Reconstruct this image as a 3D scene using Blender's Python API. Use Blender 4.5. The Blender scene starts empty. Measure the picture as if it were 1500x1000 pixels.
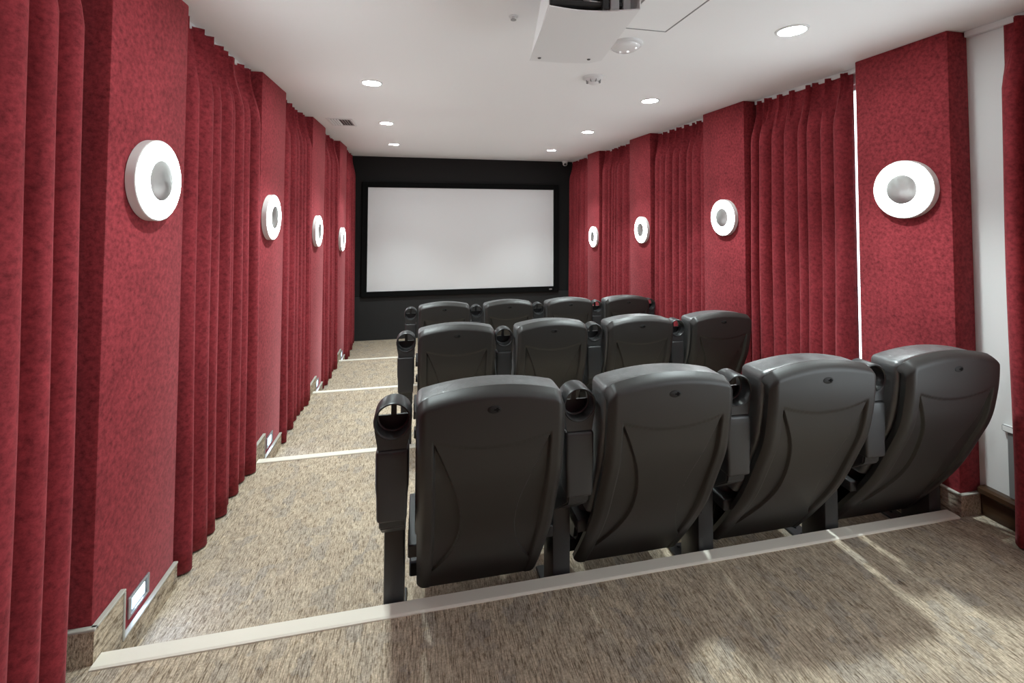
import bpy, bmesh, math, random
from mathutils import Vector, Matrix
random.seed(7)
S = bpy.context.scene
COL = S.collection
PI = math.pi

# ------------------------------------------------------------------ camera
H = 2.0038                       # camera height over the lowest floor
CY = 289.67; CX = 750.6; F = 649.6
yaw, pitch, roll = 0.2046, 0.0335, 0.0039
cam_d = bpy.data.cameras.new('camera'); cam = bpy.data.objects.new('camera', cam_d); COL.objects.link(cam)
cam_d.sensor_fit = 'HORIZONTAL'; cam_d.sensor_width = 36.0; cam_d.lens = F / 1500 * 36.0
cam_d.shift_x = (750 - CX) / 1500.0
cam_d.shift_y = -(500 - CY) / 1500.0
cam_d.clip_start = 0.02
fw = Vector((math.sin(yaw) * math.cos(pitch), math.cos(yaw) * math.cos(pitch), math.sin(pitch)))
rt = Vector((math.cos(yaw), -math.sin(yaw), 0)); up = rt.cross(fw)
# in the fit r2 = r*cos + v*sin, v2 = -r*sin + v*cos
r2 = rt * math.cos(roll) + up * math.sin(roll); u2 = -rt * math.sin(roll) + up * math.cos(roll)
M = Matrix((r2, u2, -fw)).transposed().to_4x4(); M.translation = (0, 0, H)
cam.matrix_world = M
S.camera = cam

# ------------------------------------------------------------------ light level, world
S.view_settings.view_transform = 'Standard'; S.view_settings.look = 'None'
S.view_settings.gamma = 1.0; S.view_settings.use_curve_mapping = False
S.view_settings.exposure = 0.50
W = bpy.data.worlds.new('world'); S.world = W; W.use_nodes = True
W.node_tree.nodes['Background'].inputs[0].default_value = (0.86, 0.96, 1.0, 1)
W.node_tree.nodes['Background'].inputs[1].default_value = 3.4
SPOT_W = 45.0                    # each recessed downlight
SPOT_COL = (0.87, 1.0, 1.0)
SCONCE_E = 25.0                  # luminous ring of each wall light
STEP_W = 0.5

# room numbers
ST = 0.152                        # one step
FL = [4 * ST, 3 * ST, 2 * ST, ST, 0.0]
NOSE = [1.672, 3.075, 4.536, 5.919]
ZC = 2.89
YB, YW = -1.6, 7.33
XL, XR = -0.985, 2.475            # faces of the fabric pilasters
WL, WR = -1.12, 2.60              # wall behind
SEAT_X0, SEAT_S = 0.236, 0.63
ROW_Y = [1.421, 2.830, 4.305]

# ------------------------------------------------------------------ materials
def mat(name, col, rough=0.6, spec=0.5, metal=0.0, emis=None, es=0.0, sheen=0.0):
    m = bpy.data.materials.new(name); m.use_nodes = True
    b = m.node_tree.nodes['Principled BSDF']
    b.inputs['Base Color'].default_value = (*col, 1); b.inputs['Roughness'].default_value = rough
    b.inputs['Metallic'].default_value = metal; b.inputs['Specular IOR Level'].default_value = spec
    if sheen:
        b.inputs['Sheen Weight'].default_value = sheen; b.inputs['Sheen Roughness'].default_value = 0.4
        b.inputs['Sheen Tint'].default_value = (1.0, 0.38, 0.41, 1)
    if emis:
        b.inputs['Emission Color'].default_value = (*emis, 1); b.inputs['Emission Strength'].default_value = es
    return m
def nodes(m): return m.node_tree.nodes, m.node_tree.links, m.node_tree.nodes['Principled BSDF']
def coords(N, L, scale, world=True):
    if world:
        g = N.new('ShaderNodeNewGeometry'); src = g.outputs['Position']
    else:
        g = N.new('ShaderNodeTexCoord'); src = g.outputs['Object']
    mp = N.new('ShaderNodeMapping'); mp.inputs['Scale'].default_value = scale
    L.new(src, mp.inputs['Vector']); return mp.outputs['Vector']
def noise(N, L, vec, scale, detail=3, rough=0.6):
    n = N.new('ShaderNodeTexNoise'); n.inputs['Scale'].default_value = scale
    n.inputs['Detail'].default_value = detail; n.inputs['Roughness'].default_value = rough
    L.new(vec, n.inputs['Vector']); return n.outputs['Fac']
def ramp(N, L, fac, stops):
    r = N.new('ShaderNodeValToRGB'); e = r.color_ramp.elements
    while len(e) < len(stops): e.new(0.5)
    for k, (p, c) in enumerate(stops): e[k].position = p; e[k].color = (*c, 1)
    L.new(fac, r.inputs['Fac']); return r.outputs['Color']
def bump(N, L, b, h, strength, dist=0.01):
    bp = N.new('ShaderNodeBump'); bp.inputs['Strength'].default_value = strength; bp.inputs['Distance'].default_value = dist
    L.new(h, bp.inputs['Height']); L.new(bp.outputs['Normal'], b.inputs['Normal'])
def mixc(N, L, mode, fac, a, bb):
    x = N.new('ShaderNodeMix'); x.data_type = 'RGBA'; x.blend_type = mode
    if isinstance(fac, float): x.inputs[0].default_value = fac
    else: L.new(fac, x.inputs[0])
    L.new(a, x.inputs[6]) if not isinstance(a, tuple) else setattr(x.inputs[6], 'default_value', a)
    L.new(bb, x.inputs[7]) if not isinstance(bb, tuple) else setattr(x.inputs[7], 'default_value', bb)
    return x.outputs[2]

def velvet(name, base, spread):
    m = mat(name, base, 0.9, 0.12, sheen=0.25); N, L, b = nodes(m)
    v = coords(N, L, (1, 1, 1))
    f1 = noise(N, L, v, 55, 5, 0.7); f2 = noise(N, L, v, 6, 2, 0.5)
    lo = tuple(c * (1 - spread) for c in base); hi = tuple(c * (1 + spread) for c in base)
    c1 = ramp(N, L, f1, [(0.3, lo), (0.5, base), (0.72, hi)])
    c2 = ramp(N, L, f2, [(0.3, (0.88, 0.88, 0.88)), (0.7, (1.08, 1.08, 1.08))])
    L.new(mixc(N, L, 'MULTIPLY', 1.0, c1, c2), b.inputs['Base Color'])
    bump(N, L, b, f1, 0.25, 0.004)
    return m
M_RED = velvet('crushed_red_fabric', (0.255, 0.034, 0.042), 0.48)
M_CURT = velvet('red_velvet_curtain', (0.245, 0.031, 0.039), 0.42)

def carpet():
    m = mat('patterned_carpet', (0.3, 0.25, 0.2), 0.95, 0.1); N, L, b = nodes(m)
    v1 = coords(N, L, (1, 1, 1))
    ribs = noise(N, L, coords(N, L, (330, 24, 90)), 1.0, 3, 0.65)
    dash = noise(N, L, coords(N, L, (125, 42, 60)), 1.0, 2, 0.55)
    grain = noise(N, L, v1, 170, 3, 0.7)
    warp = N.new('ShaderNodeTexNoise'); warp.inputs['Scale'].default_value = 30; L.new(v1, warp.inputs['Vector'])
    wv = N.new('ShaderNodeVectorMath'); wv.operation = 'MULTIPLY_ADD'; wv.inputs[1].default_value = (.03, .03, 0); L.new(warp.outputs['Color'], wv.inputs[0]); L.new(v1, wv.inputs[2])
    mp = N.new('ShaderNodeMapping'); mp.inputs['Scale'].default_value = (21, 15, 15); L.new(wv.outputs[0], mp.inputs['Vector'])
    vo = N.new('ShaderNodeTexVoronoi'); vo.feature = 'F1'; vo.distance = 'CHEBYCHEV'; vo.inputs['Scale'].default_value = 1.0; vo.inputs['Randomness'].default_value = 0.8
    L.new(mp.outputs[0], vo.inputs['Vector'])
    sep = N.new('ShaderNodeSeparateColor'); L.new(vo.outputs['Color'], sep.inputs[0])
    c = ramp(N, L, sep.outputs[0], [(0.0, (0.375, 0.325, 0.272)), (0.33, (0.43, 0.358, 0.278)), (0.66, (0.475, 0.395, 0.303)), (1.0, (0.41, 0.335, 0.256))])
    cr = ramp(N, L, ribs, [(0.36, (0.44, 0.40, 0.36)), (0.5, (1.0, 1.0, 1.0)), (0.64, (1.28, 1.26, 1.22))])
    cd = ramp(N, L, dash, [(0.30, (0.62, 0.58, 0.53)), (0.42, (1.0, 1.0, 1.0)), (0.7, (1.1, 1.1, 1.08))])
    cg = ramp(N, L, grain, [(0.32, (0.70, 0.69, 0.67)), (0.68, (1.2, 1.2, 1.2))])
    x = mixc(N, L, 'MULTIPLY', 1.0, c, cr); x = mixc(N, L, 'MULTIPLY', 1.0, x, cg); x = mixc(N, L, 'MULTIPLY', 1.0, x, cd)
    L.new(x, b.inputs['Base Color'])
    bump(N, L, b, ribs, 0.35, 0.004)
    return m
M_CARPET = carpet()
def plaster(name, c):
    m = mat(name, c, 0.8, 0.25); N, L, b = nodes(m)
    bump(N, L, b, noise(N, L, coords(N, L, (1, 1, 1)), 120, 3), 0.05, 0.003); return m
M_CEIL = plaster('white_ceiling_paint', (0.90, 0.90, 0.90))
M_WHITE = plaster('white_wall_paint', (0.80, 0.80, 0.79))
M_BLACKWALL = plaster('black_front_wall', (0.016, 0.015, 0.015))
M_DADO = plaster('charcoal_front_dado', (0.030, 0.030, 0.030))
M_NOSE = plaster('cream_stair_nosing', (0.72, 0.67, 0.58))
M_TRIMTOP = mat('pale_edge_trim', (0.42, 0.41, 0.36), 0.4, 0.5)
M_SCREEN = plaster('matte_white_screen', (0.80, 0.80, 0.81))
M_FRAME = mat('black_velvet_frame', (0.006, 0.006, 0.006), 0.9, 0.1)
M_SILVER = mat('silver_grey_mark', (0.35, 0.35, 0.35), 0.4, 0.5)
M_WPLAST = mat('white_plastic', (0.75, 0.75, 0.75), 0.4, 0.5)
M_WMETAL = mat('white_powder_coated_metal', (0.82, 0.82, 0.82), 0.45, 0.5)
M_GREYIN = mat('grey_inner_metal', (0.30, 0.30, 0.30), 0.5, 0.5)
M_DARK = mat('black_equipment', (0.012, 0.012, 0.013), 0.45, 0.5)
M_SCREW = mat('dark_screw', (0.10, 0.10, 0.10), 0.4, 0.5, 0.6)
M_GLASSDOME = mat('clear_plastic', (0.80, 0.80, 0.80), 0.06, 0.6)
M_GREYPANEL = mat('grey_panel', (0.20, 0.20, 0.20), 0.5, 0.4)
def wood():
    m = mat('dark_brown_wood', (0.05, 0.025, 0.012), 0.3, 0.5); N, L, b = nodes(m)
    f = noise(N, L, coords(N, L, (20, 2, 30)), 1.5, 4)
    L.new(ramp(N, L, f, [(0.3, (0.028, 0.013, 0.006)), (0.7, (0.075, 0.037, 0.017))]), b.inputs['Base Color']); return m
M_WOOD = wood()
def plastic(name, c, r, bs, sc):
    m = mat(name, c, r, 0.5); N, L, b = nodes(m)
    f = noise(N, L, coords(N, L, (1, 1, 1), False), sc, 3)
    bump(N, L, b, f, bs, 0.003)
    return m
M_SHELL = plastic('charcoal_moulded_plastic', (0.023, 0.0208, 0.019), 0.44, 0.08, 500)
def leather():
    m = mat('black_leather', (0.075, 0.075, 0.076), 0.36, 1.0); N, L, b = nodes(m)
    v = coords(N, L, (1, 1, 1), False)
    f = noise(N, L, v, 14, 4, 0.65)
    mr = N.new('ShaderNodeMapRange'); mr.inputs[1].default_value = 0.3; mr.inputs[2].default_value = 0.7
    mr.inputs[3].default_value = 0.30; mr.inputs[4].default_value = 0.52
    L.new(f, mr.inputs[0]); L.new(mr.outputs[0], b.inputs['Roughness'])
    bump(N, L, b, f, 0.25, 0.012); return m
M_LEATHER = leather()
M_ARM = plastic('black_armrest_plastic', (0.030, 0.030, 0.031), 0.36, 0.06, 500)
M_STEEL = mat('black_painted_steel', (0.020, 0.020, 0.021), 0.4, 0.5)
M_RING = mat('glowing_white_diffuser', (0.9, 0.9, 0.9), 0.4, 0.3, emis=(0.89, 1.0, 1.0), es=SCONCE_E)
M_DRUM = mat('white_sconce_body', (0.72, 0.72, 0.70), 0.35, 0.5)
M_LENS = mat('glowing_downlight_lens', (0.9, 0.9, 0.9), 0.4, 0.3, emis=SPOT_COL, es=140)
M_LED = mat('glowing_cool_led_lens', (0.9, 0.9, 0.9), 0.4, 0.3, emis=(0.55, 0.82, 1.0), es=1.7)
def brushed():
    m = mat('brushed_metal_cap', (0.56, 0.56, 0.55), 0.38, 0.5, 1.0); N, L, b = nodes(m)
    b.inputs['Anisotropic'].default_value = 0.7
    tc = N.new('ShaderNodeTangent'); tc.direction_type = 'RADIAL'; tc.axis = 'Z'
    L.new(tc.outputs[0], b.inputs['Tangent'])
    return m
M_BRUSH = brushed()
M_STEPPLATE = mat('satin_steel_plate', (0.42, 0.44, 0.46), 0.35, 0.5, 0.7)
M_PANE = mat('window_glass', (0.95, 0.97, 1.0), 0.02, 0.5)
M_PANE.node_tree.nodes['Principled BSDF'].inputs['Transmission Weight'].default_value = 1.0

# ------------------------------------------------------------------ mesh helpers
def obj(name, bm, m, parent=None, smooth=False, loc=None):
    bmesh.ops.recalc_face_normals(bm, faces=bm.faces[:])
    me = bpy.data.meshes.new(name); bm.to_mesh(me); bm.free()
    for mm in (m if isinstance(m, (list, tuple)) else [m]): me.materials.append(mm)
    if smooth:
        me.shade_smooth()
        try: me.set_sharp_from_angle(angle=math.radians(38))
        except Exception: pass
    o = bpy.data.objects.new(name, me); COL.objects.link(o)
    if parent: o.parent = parent
    if loc: o.location = loc
    return o
def box(bm, x0, x1, y0, y1, z0, z1, bev=0, seg=2, mi=0):
    r = bmesh.ops.create_cube(bm, size=1.0)
    vs = r['verts']
    for v in vs:
        v.co = Vector(((x0 + x1) / 2 + v.co.x * (x1 - x0), (y0 + y1) / 2 + v.co.y * (y1 - y0), (z0 + z1) / 2 + v.co.z * (z1 - z0)))
    fs = {f for v in vs for f in v.link_faces}
    for f in fs: f.material_index = mi
    if bev:
        es = list({e for v in vs for e in v.link_edges})
        bmesh.ops.bevel(bm, geom=es, offset=bev, segments=seg, profile=0.5, affect='EDGES')
def prism(bm, pts, fn, d0, d1):
    """closed outline pts [(a,b)] swept from d0 to d1; fn(a,b,d)->xyz"""
    A = [bm.verts.new(fn(a, b, d0)) for a, b in pts]; B = [bm.verts.new(fn(a, b, d1)) for a, b in pts]
    n = len(pts); bm.faces.new(A); bm.faces.new(B[::-1])
    for i in range(n): bm.faces.new((A[i], B[i], B[(i + 1) % n], A[(i + 1) % n]))
def lathe(bm, prof, fn=lambda x, y, z: (x, y, z), n=48, closed=False):
    """prof [(r,h)] about z"""
    rings = []
    for r, h in prof:
        if r < 1e-6: rings.append([bm.verts.new(fn(0, 0, h))])
        else: rings.append([bm.verts.new(fn(r * math.cos(2 * PI * k / n), r * math.sin(2 * PI * k / n), h)) for k in range(n)])
    P = list(zip(rings[:-1], rings[1:]))
    if closed: P.append((rings[-1], rings[0]))
    for a, b in P:
        for k in range(n):
            k2 = (k + 1) % n
            if len(a) == 1 and len(b) == 1: continue
            if len(a) == 1: bm.faces.new((a[0], b[k], b[k2]))
            elif len(b) == 1: bm.faces.new((a[k], b[0], a[k2]))
            else: bm.faces.new((a[k], b[k], b[k2], a[k2]))
def rbox(bm, h, r, n=(10, 4, 12), fn=None):
    """rounded box, half sizes h, radius r, deformed by fn"""
    def axis(hh, k):
        a = [hh * math.tan(0)]
        cr = [hh - r + r * t for t in (0.0, 0.35, 0.65, 0.86, 1.0)]
        mid = [-(hh - r) + 2 * (hh - r) * i / k for i in range(1, k)]
        return sorted([-c for c in cr] + mid + cr)
    ax = [axis(h[i], n[i]) for i in range(3)]
    cache = {}
    def vert(p):
        key = tuple(round(c, 6) for c in p)
        if key not in cache:
            q = Vector([max(-(h[i] - r), min(h[i] - r, p[i])) for i in range(3)])
            d = Vector(p) - q
            if d.length > 1e-9: d = d.normalized() * r
            w = q + d
            cache[key] = bm.verts.new(fn(w) if fn else w)
        return cache[key]
    for a in range(3):
        b, c = (a + 1) % 3, (a + 2) % 3
        for s in (-1, 1):
            for i in range(len(ax[b]) - 1):
                for j in range(len(ax[c]) - 1):
                    q = []
                    for (ii, jj) in ((i, j), (i + 1, j), (i + 1, j + 1), (i, j + 1)):
                        p = [0, 0, 0]; p[a] = s * h[a]; p[b] = ax[b][ii]; p[c] = ax[c][jj]; q.append(vert(p))
                    q = list(dict.fromkeys(q))
                    if len(q) > 2:
                        try: bm.faces.new(q)
                        except ValueError: pass
def tube(bm, pts, r, n=8):
    P = [Vector(p) for p in pts]; rings = []
    for i, p in enumerate(P):
        t = (P[min(i + 1, len(P) - 1)] - P[max(i - 1, 0)]).normalized()
        a = t.cross(Vector((0, 0, 1)))
        if a.length < 1e-3: a = t.cross(Vector((1, 0, 0)))
        a.normalize(); b = t.cross(a)
        rings.append([bm.verts.new(p + r * (math.cos(2 * PI * k / n) * a + math.sin(2 * PI * k / n) * b)) for k in range(n)])
    for A, B in zip(rings[:-1], rings[1:]):
        for k in range(n): bm.faces.new((A[k], A[(k + 1) % n], B[(k + 1) % n], B[k]))
    bm.faces.new(rings[0]); bm.faces.new(rings[-1][::-1])
def thing(name, label, cat, loc=(0, 0, 0), group=None, rz=0):
    o = bpy.data.objects.new(name, None); COL.objects.link(o); o.location = loc; o.rotation_euler = (0, 0, rz)
    o.empty_display_size = 0.1
    return tag(o, label, cat, group)
def tag(o, label, cat, group=None):
    o['label'] = label; o['category'] = cat
    if group: o['group'] = group
    return o
def struct(name, bm, m, parent=None, smooth=False):
    o = obj(name, bm, m, parent, smooth)
    if not parent: o['kind'] = 'structure'
    return o
def copy_thing(root, loc, label):
    r = root.copy(); COL.objects.link(r); r.location = loc; r['label'] = label
    def rec(src, dst):
        for ch in list(src.children):
            c = ch.copy(); COL.objects.link(c); c.parent = dst; rec(ch, c)
    rec(root, r); return r

# ------------------------------------------------------------------ the room
bm = bmesh.new()                                   # stepped floor
pts = [(YB - .1, -0.2), (YB - .1, FL[0])]
for k in range(4): pts += [(NOSE[k], FL[k]), (NOSE[k], FL[k + 1])]
pts += [(YW + .1, FL[4]), (YW + .1, -0.2)]
prism(bm, pts, lambda a, b, d: (d, a, b), WL - 0.1, WR + 0.1)
struct('floor', bm, M_CARPET)

bm = bmesh.new(); box(bm, WL - .1, WR + .1, YB - .1, YW + .1, ZC, ZC + .12)
struct('ceiling', bm, M_CEIL)
bm = bmesh.new(); box(bm, WL - .1, WL, YB - .1, YW + .1, -0.2, ZC)
wall_left = struct('wall_left', bm, M_WHITE)
WIN_R = (2.14, 2.96, 0.62, 2.80)                   # window behind the second curtain on the right
bm = bmesh.new()
WIN_FILL = (-1.45, 0.85, 0.80, 2.66)
box(bm, WR, WR + .1, YB - .1, WIN_FILL[0], -0.2, ZC); box(bm, WR, WR + .1, WIN_FILL[0], WIN_FILL[1], -0.2, WIN_FILL[2]); box(bm, WR, WR + .1, WIN_FILL[0], WIN_FILL[1], WIN_FILL[3], ZC)
box(bm, WR, WR + .1, WIN_FILL[1], WIN_R[0], -0.2, ZC); box(bm, WR, WR + .1, WIN_R[1], YW + .1, -0.2, ZC)
box(bm, WR, WR + .1, WIN_R[0], WIN_R[1], -0.2, WIN_R[2]); box(bm, WR, WR + .1, WIN_R[0], WIN_R[1], WIN_R[3], ZC)
wall_right = struct('wall_right', bm, M_WHITE)
win = bmesh.new(); y0, y1, z0, z1 = WIN_R
box(win, WR + .03, WR + .07, y0, y0 + .03, z0, z1); box(win, WR + .03, WR + .07, y1 - .03, y1, z0, z1)
box(win, WR + .03, WR + .07, y0 + .03, y1 - .03, z0, z0 + .03); box(win, WR + .03, WR + .07, y0 + .03, y1 - .03, z1 - .03, z1)
window = struct('window_1', win, M_WPLAST)
bm = bmesh.new(); box(bm, WR + .045, WR + .053, y0 + .03, y1 - .03, z0 + .03, z1 - .03); obj('pane', bm, M_PANE, window)

bm = bmesh.new(); box(bm, WL, WR, YW, YW + .1, -0.2, ZC)
wall_front = struct('wall_front', bm, M_BLACKWALL)
bm = bmesh.new(); box(bm, WL, WR, YW - .02, YW, 0, 0.672); obj('dado', bm, M_DADO, wall_front)
bm = bmesh.new(); box(bm, WL, WR, YB - .1, YB, -0.2, ZC)
struct('wall_back', bm, M_RED)
# added window, never in view: admits sky as fill light beside the camera
win = bmesh.new(); y0, y1, z0, z1 = WIN_FILL
for (a, b, c, d) in ((y0, y0 + .05, z0, z1), (y1 - .05, y1, z0, z1), ((y0 + y1) / 2 - .025, (y0 + y1) / 2 + .025, z0 + .05, z1 - .05), (y0 + .05, y1 - .05, z0, z0 + .05), (y0 + .05, y1 - .05, z1 - .05, z1)): box(win, WR + .02, WR + .08, a, b, c, d)
struct('added_fill_window', win, M_WPLAST)

PIL_L = [(1.655, 2.130), (3.045, 3.55), (4.395, 4.95), (5.82, 6.34)]
PIL_R = [(1.640, 2.103), (3.016, 3.527), (4.464, 4.952), (5.893, 6.338)]
def pilaster(side, y0, y1, parent):
    bm = bmesh.new()
    if side < 0: box(bm, WL, XL, y0, y1, -0.05, ZC, 0.006, 2)
    else: box(bm, XR, WR, y0, y1, -0.05, ZC, 0.006, 2)
    obj('pilaster', bm, M_RED, parent, True)
for y0, y1 in PIL_L: pilaster(-1, y0, y1, wall_left)
for y0, y1 in PIL_R: pilaster(1, y0, y1, wall_right)

# carpet baseboards stepping down along the pilasters, pale trim on the top edge
BH = 0.092
def baseboards(side, pils, name):
    bm = bmesh.new(); tb = bmesh.new()
    for k, (y0, y1) in enumerate(pils):
        ys = NOSE[k] + 0.115
        f = XL if side < 0 else XR; s = -side      # direction into the room
        def X(d): return f + s * d
        za, zb = FL[k] + BH, FL[k + 1] + BH
        if side < 0: za += 0.01
        o = [(y0, FL[k + 1] - .02), (y0, za), (ys, za), (ys, zb), (y1, zb), (y1, FL[k + 1] - .02)]
        prism(bm, o, lambda a, b, d: (X(d), a, b), 0.0, 0.014)
        t = 0.009
        for (a0, a1, b0, b1) in ((y0 - .010, ys + t * .5, za, za + t), (ys - t * .5, ys + t * .5, zb, za), (ys, y1, zb, zb + t)):
            xs = sorted((X(0.0), X(0.018))); box(tb, xs[0], xs[1], a0, a1, b0, b1, 0.002, 1)
        # return around the near side of the pilaster
        xs = sorted((X(.014), WL if side < 0 else WR)); box(bm, xs[0], xs[1], y0 - .012, y0, FL[k] - .02, za)
        xs = sorted((X(.018), WL if side < 0 else WR)); box(tb, xs[0], xs[1], y0 - .016, y0, za, za + t, 0.002, 1)
    b = struct(name, bm, M_CARPET); obj('edge_trim', tb, M_TRIMTOP, b)
baseboards(-1, PIL_L, 'baseboard_left'); baseboards(1, PIL_R, 'baseboard_right')

# stair nosings
for k, yn in enumerate(NOSE):
    bm = bmesh.new(); z = FL[k]; w = 0.050 if k == 0 else 0.038
    x0, x1 = (XL - .0, XR + .07) if k == 0 else (XL + .015, XR - .015)
    if k == 0: x0, x1 = XL + .016, 2.555
    pr = [(yn - w, z - .002), (yn - w, z + .004), (yn - w + .006, z + .007), (yn + .004, z + .007), (yn + .009, z + .002), (yn + .009, z - .035), (yn + .0005, z - .035), (yn + .0005, z - .002)]
    if k == 0:
        prism(bm, pr, lambda a, b, d: (d, a, b), x0, XR - .03)
    else: prism(bm, pr, lambda a, b, d: (d, a, b), x0, x1)
    struct('trim_%d' % (k + 1), bm, M_NOSE)

# right hand recess beside the camera: dark wooden rail and the grey lower panel on the white wall
bm = bmesh.new()
pr = [(WR, .612), (WR - .025, .612), (WR - .025, .70), (WR - .045, .715), (WR - .045, .735), (WR - .03, .742), (WR, .742)]
prism(bm, pr, lambda a, b, d: (a, d, b), 1.625, YB)
struct('trim_5', bm, M_WOOD)
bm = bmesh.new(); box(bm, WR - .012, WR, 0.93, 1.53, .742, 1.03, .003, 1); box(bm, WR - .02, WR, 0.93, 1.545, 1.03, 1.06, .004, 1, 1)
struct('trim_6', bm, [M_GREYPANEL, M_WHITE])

# ------------------------------------------------------------------ curtains
def curtain(side, y0, y1, label, nf, seed, zfloor, amp=0.048, group=None):
    rnd = random.Random(seed)
    xc = -1.022 if side < 0 else 2.534
    s = 1 if side < 0 else -1
    root = thing('curtain', label, 'curtain', (xc, (y0 + y1) / 2, zfloor), group)
    ztop = ZC - 0.012
    per = [1 + rnd.uniform(-.22, .22) for _ in range(nf)]; tot = sum(per); cum = [0]
    for p in per: cum.append(cum[-1] + p / tot)
    am = [rnd.uniform(.75, 1.12) for _ in range(nf)]; lean = [rnd.uniform(-.02, .02) for _ in range(nf)]
    bm = bmesh.new(); NU = nf * 16; NV = 30; G = []
    L = y1 - y0
    for j in range(NV + 1):
        t = j / NV; t = t ** 1.35                # 0 top, 1 bottom (finer at the top)
        z = ztop + (zfloor + 0.008 - ztop) * t
        d = ztop - z
        row = []
        for i in range(NU + 1):
            u = i / NU
            k = min(nf - 1, next(q for q in range(nf) if u <= cum[q + 1] + 1e-9))
            w = (u - cum[k]) / (cum[k + 1] - cum[k])
            full = math.sin(PI * w) ** 0.8 if 0 < w < 1 else 0.0
            # three narrow pinched pleats at the heading
            pin = math.exp(-((w - .5) / .13) ** 2) * (0.75 + 0.25 * math.cos((w - .5) * 2 * PI / .085))
            a = min(1, max(0, (d - 0.05) / 0.28)); a = a * a * (3 - 2 * a)
            f = pin * 0.62 * (1 - a) + full * a
            sway = 0.008 * math.sin(3.1 * z + 5 * u + seed) * t
            x = s * (2 * amp * am[k] * f * (0.85 + 0.2 * t) - amp * 0.85)
            y = y0 + u * L + (lean[k] * math.sin(PI * w) + sway - 0.004 * a * math.sin(2 * PI * w)) * (1 if 0 < i < NU else 0)
            zz = z if j else z + 0.006 * math.cos(2 * PI * w)
            row.append(bm.verts.new((x, y - (y0 + y1) / 2, zz - zfloor)))
        G.append(row)
    for j in range(NV):
        for i in range(NU): bm.faces.new((G[j][i], G[j][i + 1], G[j + 1][i + 1], G[j + 1][i]))
    o = obj('fabric', bm, M_CURT, root, True)
    sm = o.modifiers.new('thick', 'SOLIDIFY'); sm.thickness = 0.003; sm.offset = 0
    return root
def track(root, side, y0, y1):
    bm = bmesh.new(); c = root.location
    xo = .052 * side
    box(bm, xo - .014, xo + .014, y0 - c.y, y1 - c.y, ZC - .03 - c.z, ZC - c.z, .003, 1)
    obj('curtain_track', bm, M_WPLAST, root)
GL, GR = 'red pleated curtains along the left wall', 'red pleated curtains along the right wall'
CL = [(-1.2, 1.60, 22, FL[0], 'red pleated curtain at the left picture edge beside the upper landing', -1.2, 1.64),
      (2.16, 3.03, 8, FL[1], 'wide red curtain between the two nearest lights of the left wall', 2.135, 3.04),
      (3.56, 4.37, 8, FL[2], 'red curtain between the second and third lights of the left wall', 3.555, 4.39),
      (4.97, 5.79, 8, FL[3], 'red curtain between the two farthest lights of the left wall', 4.955, 5.815),
      (6.36, 7.26, 8, FL[4], 'red curtain in the far left corner beside the screen wall', 6.345, 7.3)]
for i, (a, b, nf, z, lab, t0, t1) in enumerate(CL):
    r = curtain(-1, a, b, lab, nf, 11 + i, z, 0.056, GL); track(r, -1, t0, t1)
CR = [(0.95, 1.49, 6, FL[0], 'red curtain at the right picture edge beside the white wall', -1.2, 1.635),
      (2.205, 3.005, 8, FL[1], 'wide red curtain at right with a bright slit beside it', 2.108, 3.012),
      (3.54, 4.45, 8, FL[2], 'red curtain between the second and third lights of the right wall', 3.53, 4.46),
      (4.965, 5.88, 8, FL[3], 'red curtain between the two farthest lights of the right wall', 4.955, 5.89),
      (6.35, 7.25, 9, FL[4], 'red curtain in the far right corner beside the screen', 6.342, 7.3)]
for i, (a, b, nf, z, lab, t0, t1) in enumerate(CR):
    r = curtain(1, a, b, lab, nf, 41 + i, z, 0.056, GR); track(r, 1, t0, t1)

# ------------------------------------------------------------------ screen
SX0, SX1, SZ0, SZ1, SY = -0.806, 2.228, 0.760, 2.395, 7.28
scr = thing('projection_screen', 'large white projection screen in a black frame on the front wall', 'screen', ((SX0 + SX1) / 2, SY, SZ0))
bm = bmesh.new(); cx = (SX0 + SX1) / 2; hw = (SX1 - SX0) / 2; sh = SZ1 - SZ0
box(bm, -hw - .002, hw + .002, .004, .03, -.002, sh + .002); obj('screen_surface', bm, M_SCREEN, scr)
bm = bmesh.new(); fwid = .085
for (x0, x1, z0, z1) in ((-hw - fwid, -hw, -fwid, sh + fwid), (hw, hw + fwid, -fwid, sh + fwid), (-hw, hw, sh, sh + fwid), (-hw, hw, -fwid, 0)):
    box(bm, x0, x1, -.015, .0495, z0, z1, .004, 1)
fr = obj('frame', bm, M_FRAME, scr)
bm = bmesh.new(); lathe(bm, [(0, .004), (.026, .003), (.028, 0)], lambda x, y, z: (hw - .055 + x, -.015 - z, -.045 + y * .42), 24)
obj('maker_mark', bm, M_SILVER, fr)

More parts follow.
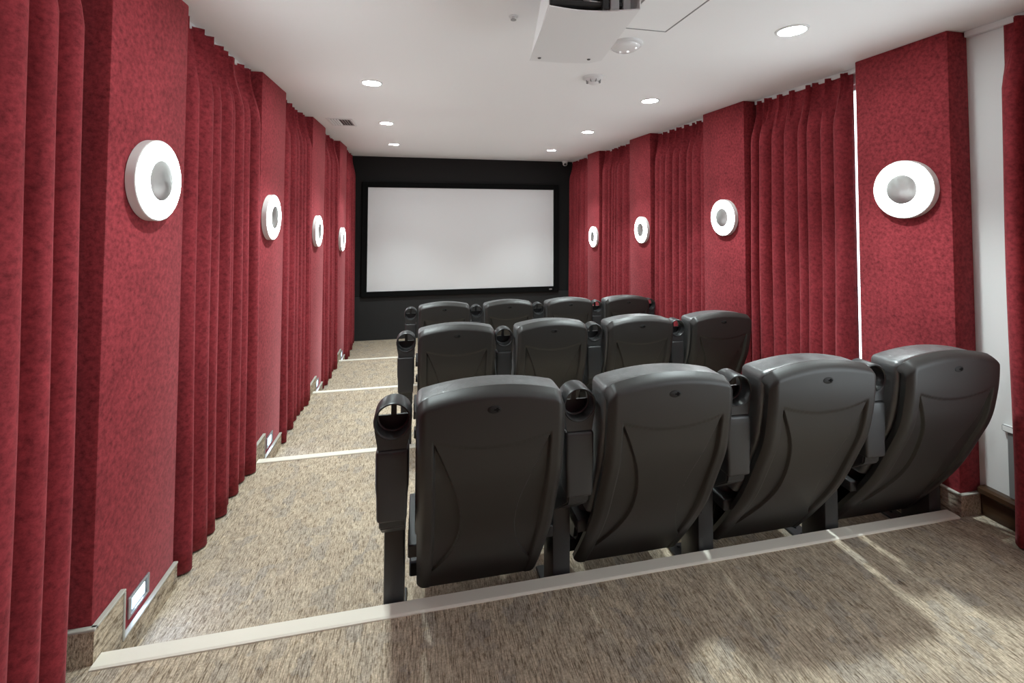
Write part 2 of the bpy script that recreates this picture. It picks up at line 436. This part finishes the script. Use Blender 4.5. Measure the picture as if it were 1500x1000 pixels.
# ------------------------------------------------------------------ theatre seats
PROF = [(1.04, .0), (.96, .0), (.85, .004), (.70, .030), (.56, .092), (.46, .137), (.40, .172), (.33, .217), (.2, .308), (.1, .385), (0, .46)]
def prof(z):
    P = PROF
    if z >= P[0][0]: return 0.0
    for (za, ya), (zb, yb) in zip(P[:-1], P[1:]):
        if z >= zb:
            # catmull-ish smoothing through smooth interpolation of slopes
            t = (za - z) / (za - zb); return ya + (yb - ya) * t
    return P[-1][1]
def sprof(z): return sum(prof(z + dz) for dz in (-.05, -.03, -.015, 0, .015, .03, .05)) / 7.0 - 0.022
def smooth(a, b, x):
    t = min(1, max(0, (x - a) / (b - a))); return t * t * (3 - 2 * t)
SHW = 0.240
def shell_mesh():
    bm = bmesh.new(); NU, NV = 190, 150; back = []; front = []
    rad = .038
    for j in range(NV + 1):
        v = j / NV; rb = []; rf = []
        for i in range(NU + 1):
            u = -1 + 2 * i / NU; u = math.copysign(abs(u) ** 0.9, u)
            x = u * SHW * (1 - .02 * v)
            ax = abs(u) * SHW
            ztop = .958 + .034 * (1 - (u * u)); zbot = .112 + .004 * u * u
            if ax > SHW - rad:
                q = (ax - (SHW - rad)) / rad; c = rad * (1 - math.sqrt(max(0, 1 - q * q)))
                ztop -= c; zbot += c * .4
            z = ztop + (zbot - ztop) * v
            # rolled rim
            e = max(0, (ax - (SHW - .03)) / .03); et = max(0, 1 - (ztop - z) / .030)
            y = sprof(z) + .020 * e ** 2.2 + .036 * et ** 1.8
            # leaf shaped recesses on both sides
            outer = .190 - .004 * math.sin((.84 - z) * 4)
            tz = (.84 - z) / .60
            if 0 < tz < 1:
                inner = outer - .092 * math.sin(PI * tz ** 1.15) ** .9
                rec = smooth(inner - .002, inner + .0035, ax) * (1 - smooth(outer - .006, outer + .001, ax))
                y += .011 * rec * min(1, 14 * (outer - inner) / .1)
            zl = .805 + .035 * (x / .19) ** 2
            y += .0035 * smooth(-.003, .003, zl - z) * (1 - smooth(.186, .194, ax))
            rb.append(bm.verts.new((x, y, z)))
            rf.append(bm.verts.new((x * .985, sprof(z) + .050 - .008 * (e * e), z - .004 * et)))
        back.append(rb); front.append(rf)
    for j in range(NV):
        for i in range(NU):
            bm.faces.new((back[j][i], back[j][i + 1], back[j + 1][i + 1], back[j + 1][i]))
            if j % 1 == 0: bm.faces.new((front[j][i], front[j + 1][i], front[j + 1][i + 1], front[j][i + 1]))
    for j in range(NV):
        for s in (0, NU): bm.faces.new((back[j][s], back[j + 1][s], front[j + 1][s], front[j][s]))
    for i in range(NU):
        for s in (0, NV): bm.faces.new((back[s][i], front[s][i], front[s][i + 1], back[s][i + 1]))
    return bm
def cushion_mesh():
    bm = bmesh.new()
    def fn(w):
        z = .689 + w.z
        x = w.x * (1 + .0 * w.z)
        zt = smooth(.80, .985, z)
        z2 = z + zt * .032 * (1 - (w.x / .243) ** 2) - .014 * zt
        y = sprof(z2) + .052 + .056 + w.y
        return Vector((x, y, z2))
    rbox(bm, (.243, .060, .275), .022, (12, 3, 14), fn)
    return bm
def tipseat_mesh():
    bm = bmesh.new()
    rbox(bm, (.240, .235, .085), .04, (8, 10, 3), lambda w: Vector((w.x, .50 + w.y, .395 + w.z + .10 * (w.y + .1) + .012 * (1 - (w.x / .228) ** 2))))
    return bm
def cupholder_mesh():
    bm = bmesh.new(); R, r, zc = .0600, .0520, .922
    y0, y1 = -.032, .046
    fn = lambda x, y, z: (x, z, zc + y)
    lathe(bm, [(r, y0 + .003), (r + .003, y0), (R - .003, y0), (R, y0 + .004), (R, y1 - .004), (R - .004, y1), (r, y1)], fn, 56, True)
    # neck joining ring and arm
    pts = [(-.056, zc - .012), (-.0555, zc - .03), (-.045, .833), (.045, .833), (.0555, zc - .03), (.056, zc - .012)]
    n = 12
    arc = [(r * 1.04 * math.cos(a), zc + r * 1.04 * math.sin(a)) for a in [-.25 - (PI - .5) * k / n for k in range(n + 1)]]
    prism(bm, pts + arc, lambda a, b, d: (a, d, b), y0 + .004, y1 - .002)
    # base with lower half closed and a T-shaped rib
    yb0, yb1 = y1 - .012, y1 - .004
    half = [(r * 1.02 * math.cos(a), zc - .006 + min(0, r * 1.02 * math.sin(a))) for a in [-PI * k / 16 for k in range(17)]]
    nf = len(bm.faces)
    prism(bm, half, lambda a, b, d: (a, d, b), yb0, yb1)
    bm.faces.ensure_lookup_table()
    for f in bm.faces[nf:]: f.material_index = 1
    box(bm, -.009, .009, yb0, yb1, zc - .008, zc + r * 1.01)
    # small retaining ledge inside
    lathe(bm, [(r * 1.01, y1 - .03), (r - .004, y1 - .028), (r - .004, y1 - .024), (r * 1.01, y1 - .022)], fn, 40)
    return bm
def pad_mesh():
    bm = bmesh.new()
    rbox(bm, (.052, .042, .112), .012, (3, 3, 6), lambda w: Vector((w.x * (1 + .9 * (w.z - 0.112) * (w.z < 0) * .5), .008 + w.y + .0 * w.z, .719 + w.z)))
    return bm
def pivot_mesh():
    bm = bmesh.new()
    prism(bm, [(-.020, .635), (.045, .635), (.31, .53), (.33, .44), (.18, .44), (.13, .47), (-.010, .575)], lambda a, b, d: (d, a, b), -.040, .040)
    bmesh.ops.bevel(bm, geom=bm.edges[:], offset=.006, segments=2, affect='EDGES')
    return bm
def legpost_mesh(w=.036):
    bm = bmesh.new(); box(bm, -w, w, .268, .40, 0.012, .43, .008, 2)
    return bm
def foot_mesh():
    bm = bmesh.new(); box(bm, -.043, .043, .262, .50, 0.0, .014, .004, 1)
    for y in (.43, .475): lathe(bm, [(.008, .014), (.008, .02), (0, .021)], lambda x, yy, z: (x, y + yy, z), 10)
    return bm
def brace_mesh(s):
    bm = bmesh.new()
    xs = sorted((s * .215, s * .267)); box(bm, xs[0], xs[1], .22, .52, .33, .375, .004, 1)
    return bm
def pan_mesh():
    bm = bmesh.new()
    prism(bm, [(.33, .30), (.36, .20), (.44, .165), (.66, .20), (.715, .28), (.715, .33), (.33, .33)], lambda a, b, d: (d, a, b), -.232, .232)
    bmesh.ops.bevel(bm, geom=bm.edges[:], offset=.012, segments=2, affect='EDGES'); return bm
def beam_mesh():
    bm = bmesh.new(); box(bm, -.264, .264, .43, .50, .10, .16, .006, 1); return bm
def badge_mesh():
    bm = bmesh.new(); y0 = sprof(.928)
    lathe(bm, [(0, .0026), (.018, .0024), (.022, .001), (.0235, -.002)], lambda x, y, z: (x, y0 - z, .928 + y * .55), 28)
    box(bm, -.002, .016, y0 - .0036, y0 - .002, .926, .930, mi=1); box(bm, .005, .012, y0 - .0036, y0 - .002, .922, .934, mi=1)
    return bm
M_BADGE = mat('dark_badge', (0.014, 0.013, 0.012), 0.6, 0.3)

seat = thing('theatre_seat', 'x', 'seat', (0, 0, 0), 'black theatre seats in three rows')
sh_ = obj('back_shell', shell_mesh(), M_SHELL, seat, True)
bd = obj('badge', badge_mesh(), [M_BADGE, M_FRAME], sh_, True); 
obj('backrest_cushion', cushion_mesh(), M_LEATHER, seat, True)
obj('seat_cushion', tipseat_mesh(), M_LEATHER, seat, True)
def arm(xo, cup):
    a = obj('armrest', pad_mesh(), M_ARM, seat, True, (xo, .095, -.042))
    if cup: obj('cup_holder', cupholder_mesh(), [M_ARM, M_DARK], a, True)
    obj('pivot', pivot_mesh(), M_STEEL, a, True)
    l = obj('leg', legpost_mesh(), M_ARM, seat, True, (xo, 0, 0))
    obj('foot_plate', foot_mesh(), M_STEEL, l, True)
    return a, l
arm(-.315, True)
bm = brace_mesh(-1); obj('bracket', bm, M_STEEL, seat, True)
obj('seat_pan', pan_mesh(), M_SHELL, seat, True)
obj('support_beam', beam_mesh(), M_STEEL, seat, True)
bm = brace_mesh(1); obj('bracket', bm, M_STEEL, seat, True)
ROWS = [('nearest row', ['first seat of the nearest row, at the aisle with cup holder on its left', 'second seat from the aisle in the nearest row',
         'third seat from the aisle in the nearest row', 'rightmost seat of the nearest row, beside the white wall']),
        ('middle row', ['leftmost seat of the middle row, directly on the aisle', 'second seat from the aisle in the middle row',
         'third seat from the aisle in the middle row', 'rightmost seat of the middle row, in front of a red curtain']),
        ('front row', ['leftmost seat of the row closest to the screen', 'second seat from the aisle in the row closest to the screen',
         'third seat from the aisle in the row closest to the screen', 'rightmost seat of the row closest to the screen'])]
rows_seats = []
for r in range(3):
    for c in range(4):
        loc = (SEAT_X0 + SEAT_S * c, ROW_Y[r], FL[r + 1]); lab = 'black ' + ROWS[r][1][c]
        if r == 0 and c == 0: seat.location = loc; seat['label'] = lab; q = seat
        else: q = copy_thing(seat, loc, lab)
        if c == 3:      # closing armrest at the wall end of the row
            cupped = (r == 2)
            src = [o for o in seat.children if o.name.startswith('armrest')][0]
            if cupped:
                a = src.copy(); COL.objects.link(a); a.parent = q; a.location = (.289, .095, -.042)
                for ch in src.children:
                    k = ch.copy(); COL.objects.link(k); k.parent = a
            src = [o for o in seat.children if o.name.startswith('leg')][0]
            l = src.copy(); COL.objects.link(l); l.parent = q; l.location = (.289 if cupped else .27, 0, 0)
            for ch in src.children:
                k = ch.copy(); COL.objects.link(k); k.parent = l

# ------------------------------------------------------------------ wall lights
def sconce(side, y, z, label):
    f = XL if side < 0 else XR; s = -side
    root = thing('wall_light', label, 'wall light', (f, y, z), 'round glowing wall lights')
    fn = lambda x, yy, h: (s * h * .72, x * s, yy)
    R = .150
    bm = bmesh.new(); lathe(bm, [(0, 0), (R - .012, 0), (R, .004), (R, .044), (R - .004, .047), (R - .006, .044), (R - .006, .02), (0, .02)], fn, 64); obj('housing', bm, M_DRUM, root, True)
    bm = bmesh.new(); lathe(bm, [(.0745, .030), (.0745, .046), (.09, .053), (.115, .056), (.135, .052), (R - .007, .044), (R - .007, .024)], fn, 64); obj('diffuser_ring', bm, M_RING, root, True)
    bm = bmesh.new(); lathe(bm, [(0, .064), (.069, .0585), (.0755, .055), (.0755, .022)], lambda x, y, h: (x, y, h * .72), 48)
    c = obj('metal_cap', bm, M_BRUSH, root, True); c.rotation_euler = (0, s * PI / 2, 0)
    return root
LZ = [2.118, 1.967, 1.820, 1.660]
NL = ['large round glowing light nearest on the left wall', 'second nearest round light on the left wall', 'third round light along the left wall', 'farthest round light on the left wall, near the screen']
NR = ['large round glowing light nearest on the right wall', 'second nearest round light on the right wall', 'third round light along the right wall', 'farthest round light on the right wall, near the screen']
for y, z, n in zip((1.886, 3.215, 4.575, 5.952), LZ, NL): sconce(-1, y, z, n)
for y, z, n in zip((1.836, 3.236, 4.625, 6.052), (2.132, 1.970, 1.815, 1.660), NR): sconce(1, y, z, n)

# step lights low on the left pilasters
NS = ['small square step light nearest the camera above the left baseboard', 'second step light low on the left wall, beside the nearest seat row', 'third step light low on the left wall, beside the middle row', 'farthest step light low on the left wall']
for k, yc in enumerate((1.888, 3.315, 4.735, 6.13)):
    z = FL[k + 1] + .163
    root = thing('step_light', NS[k], 'step light', (XL, yc, z), 'step lights on the left wall')
    bm = bmesh.new()
    for (a0, a1, b0, b1) in ((-.06, -.048, -.036, .036), (.048, .06, -.036, .036), (-.048, .048, .026, .036), (-.048, .048, -.036, -.026)): box(bm, 0, .008, a0, a1, b0, b1, .002, 1)
    box(bm, 0, .002, -.05, .05, -.03, .03)
    obj('face_plate', bm, M_STEPPLATE, root)
    bm = bmesh.new(); box(bm, .002, .005, -.036, .036, -.020, .020, .001, 1); obj('lens', bm, M_LED, root)
    ld = bpy.data.lights.new('step_lamp', 'AREA'); ld.shape = 'RECTANGLE'; ld.size = .09; ld.size_y = .045; ld.energy = STEP_W; ld.color = (.45, .62, 1)
    lo = bpy.data.objects.new('step_lamp', ld); COL.objects.link(lo); lo.parent = root; lo.location = (.012, 0, 0); lo.rotation_euler = (0, -PI / 2 + .25, 0)

# ------------------------------------------------------------------ ceiling fittings
DL = [(-.338, 1.76, 'recessed downlight at the camera end of the left ceiling row'), (-.335, 3.142, 'nearest visible downlight of the left ceiling row'), (-.340, 4.542, 'middle downlight of the left ceiling row'), (-.345, 5.94, 'farthest left downlight before the screen'),
      (1.748, 1.795, 'large downlight nearest on the right of the ceiling'), (1.758, 3.167, 'second downlight of the right ceiling row'), (1.783, 4.55, 'third downlight of the right ceiling row'), (1.803, 6.0, 'farthest right downlight before the screen')]
first = None
for x, y, lab in DL:
    if first is None:
        root = thing('downlight', lab, 'ceiling light', (x, y, ZC), 'recessed ceiling downlights')
        bm = bmesh.new(); lathe(bm, [(.058, -.001), (.060, -.007), (.070, -.005), (.072, 0), (.058, 0)], n=48); obj('trim_ring', bm, M_WPLAST, root, True)
        bm = bmesh.new(); lathe(bm, [(0, -.004), (.0585, -.004), (.0585, -.0005), (0, -.0005)], n=48); obj('lens', bm, M_LENS, root, True)
        first = root
    else: root = copy_thing(first, (x, y, ZC), lab)
    ld = bpy.data.lights.new('downlight_lamp', 'SPOT'); ld.energy = SPOT_W; ld.color = SPOT_COL; ld.spot_size = math.radians(98); ld.spot_blend = .65; ld.shadow_soft_size = .05
    lo = bpy.data.objects.new('downlight_lamp', ld); COL.objects.link(lo); lo.location = (x, y, ZC - .015)
    lo.parent = root; lo.location = (0, 0, -.015)

# projector in a tapered white cover
pj = thing('ceiling_projector', 'white projector housing hanging from the ceiling, open at its near end', 'projector', (.585, 1.60, 2.672), rz=-math.radians(7.5))
w, l = .158, .262
bm = bmesh.new()                                   # cover plate: concave near edge, cut far corner
out = [(-w + .008, -l)]
for k in range(1, 12): t = k / 12; out.append((-w + .008 + (2 * w - .016) * t, -l + .030 * math.sin(PI * t) * (1 - .2 * t)))
out += [(w - .008, -l), (w, l - .035), (w - .045, l + .005), (0, l + .012), (-w, l - .008)]
prism(bm, out, lambda a, b, d: (a, b, d), 0, .004); cov = obj('cover_plate', bm, M_WMETAL, pj)
for sx in (-1, 1):
    bm = bmesh.new(); x0 = sx * (w - .004)
    prism(bm, [(-l, .004), (l - .035, .004), (l - .035, .008), (-l, .165)], lambda a, b, d: (sx * (w - .005) - d * sx, a, b), 0, .003); obj('side_panel', bm, M_WMETAL, pj)
for sx in (-1, 1):
    bm = bmesh.new(); lathe(bm, [(0, -.003), (.006, -.003), (.008, 0)], lambda x, y, z: (x + sx * .108 - .01, y + l - .045, z), 16); obj('screw', bm, M_SCREW, cov)
bm = bmesh.new(); box(bm, -.125, .12, -.19, .16, .045, .125, .012, 2); pb = obj('projector_body', bm, M_DARK, pj, True)
bm = bmesh.new()
box(bm, -.140, .115, -.238, -.215, .018, .034, .003, 1); box(bm, .03, .05, -.25, -.19, .004, .05, .002, 1); box(bm, -.10, -.07, -.235, -.19, .03, .07, .002, 1); box(bm, .09, .11, -.235, -.215, .03, .06, .002, 1)
obj('mount_bar', bm, M_DARK, pj)
bm = bmesh.new(); box(bm, .055, .085, -.25, -.225, .004, .12, .002, 1); box(bm, .10, .125, -.245, -.22, .004, .13, .002, 1); obj('bracket', bm, M_GREYIN, pj)
bm = bmesh.new(); lathe(bm, [(0, .12), (.03, .12), (.03, .205), (.07, .205), (.07, .2175), (0, .2175)], n=24); obj('ceiling_mount', bm, M_WMETAL, pj, True)
bm = bmesh.new(); lathe(bm, [(0, .0), (.035, .0), (.04, .01), (.04, .03)], lambda x, y, z: (x + .03, .185 - z, .09 + y), 24); obj('lens', bm, M_DARK, pj, True)
for k in range(3):
    bm = bmesh.new(); tube(bm, [(-.02 + .05 * k, -.19, .06), (-.01 + .05 * k, -.235, .035 + .01 * k), (.03 + .045 * k, -.235, .03), (.06 + .03 * k, -.21, .09), (.03, -.1, .16)], .0028); obj('cable', bm, M_DARK if k else M_WPLAST, pj, True)

bm = bmesh.new()
lathe(bm, [(.088, 0), (.088, -.012), (.080, -.016), (.074, -.016)], lambda x, y, z: (x, y, z), 40)
dome = thing('dome_fixture', 'shiny white dome fixture on the ceiling just right of the projector', 'ceiling dome', (1.045, 2.13, ZC))
obj('base_ring', bm, M_WPLAST, dome, True)
bm = bmesh.new(); lathe(bm, [(.076, -.012)] + [(.076 * math.cos(a), -.012 - .030 * math.sin(a)) for a in [PI / 2 * k / 10 for k in range(1, 10)]] + [(0, -.042)], n=40); obj('dome_cover', bm, M_GLASSDOME, dome, True)

sd = thing('smoke_detector', 'small white smoke detector on the ceiling beyond the projector', 'smoke detector', (1.097, 2.70, ZC))
bm = bmesh.new(); lathe(bm, [(.070, 0), (.070, -.010), (.060, -.014), (.0, -.014)], n=36); obj('base', bm, M_WPLAST, sd, True)
bm = bmesh.new(); lathe(bm, [(.048, -.014), (.046, -.028), (.034, -.034), (.034, -.040), (.026, -.046), (0, -.047)], n=32); obj('sensor_head', bm, M_WPLAST, sd, True)
bm = bmesh.new()
for k in range(8):
    a = 2 * PI * k / 8; c, s_ = math.cos(a), math.sin(a)
    prism(bm, [(.036, -.028), (.050, -.022), (.050, -.036), (.036, -.040)], lambda r, z, d: (r * c - d * s_, r * s_ + d * c, z), -.002, .002)
obj('vent_fin', bm, M_GREYIN, sd)

sp = thing('sprinkler_head', 'tiny sprinkler head on the ceiling left of the projector', 'sprinkler', (.403, 1.934, ZC))
bm = bmesh.new(); lathe(bm, [(.022, 0), (.021, -.003), (.008, -.004), (.006, -.014), (0, -.014)], n=24); obj('escutcheon', bm, M_WPLAST, sp, True)
bm = bmesh.new(); lathe(bm, [(0, -.014), (.013, -.015), (.013, -.017), (0, -.017)], n=20); obj('deflector', bm, M_SILVER, sp, True)

ap = thing('access_panel', 'square white access panel set in the ceiling right of the projector', 'access panel', (1.03, 1.70, ZC))
bm = bmesh.new(); box(bm, -.125, .125, -.23, .23, -.004, 0); obj('panel', bm, M_CEIL, ap)
bm = bmesh.new()
for (x0, x1, y0, y1) in ((-.133, -.128, -.238, .238), (.128, .133, -.238, .238), (-.128, .128, .233, .238), (-.128, .128, -.238, -.233)): box(bm, x0, x1, y0, y1, -.005, 0)
obj('edge_frame', bm, M_GREYIN, ap)

av = thing('air_vent', 'white ceiling air vent with dark louvres above the left wall', 'vent', (-.765, 4.585, ZC))
bm = bmesh.new()
for (x0, x1, y0, y1) in ((-.12, -.098, -.17, .17), (.098, .12, -.17, .17), (-.098, .098, .15, .17), (-.098, .098, -.17, -.15)): box(bm, x0, x1, y0, y1, -.008, 0, .002, 1)
obj('frame', bm, M_WPLAST, av)
bm = bmesh.new(); box(bm, -.098, .098, -.15, .15, -.002, 0); obj('duct_opening', bm, M_DARK, av)
for k in range(8):
    bm = bmesh.new(); x = -.086 + k * .0245; tl = -.012 if k < 4 else .010
    prism(bm, [(x, -.002), (x + .002, -.002), (x + .002 + tl, -.011), (x + tl, -.011)], lambda a, b, d: (a, d, b), -.15, .15); obj('louvre', bm, M_WPLAST, av)

sc = thing('security_camera', 'small white dome camera in the far right ceiling corner', 'camera', (2.415, 7.22, ZC))
bm = bmesh.new(); lathe(bm, [(.055, 0), (.055, -.015), (.05, -.022), (0, -.022)], n=28); obj('base', bm, M_WPLAST, sc, True)
bm = bmesh.new(); bmesh.ops.create_uvsphere(bm, u_segments=24, v_segments=14, radius=.042); bmesh.ops.translate(bm, vec=(0, 0, -.045), verts=bm.verts); hd = obj('camera_head', bm, M_WPLAST, sc, True)
bm = bmesh.new(); lathe(bm, [(0, .044), (.018, .043), (.022, .036)], n=20); ln = obj('lens', bm, M_DARK, hd, True); ln.location = (0, 0, -.045); ln.rotation_euler = (math.radians(115), 0, math.radians(-15))
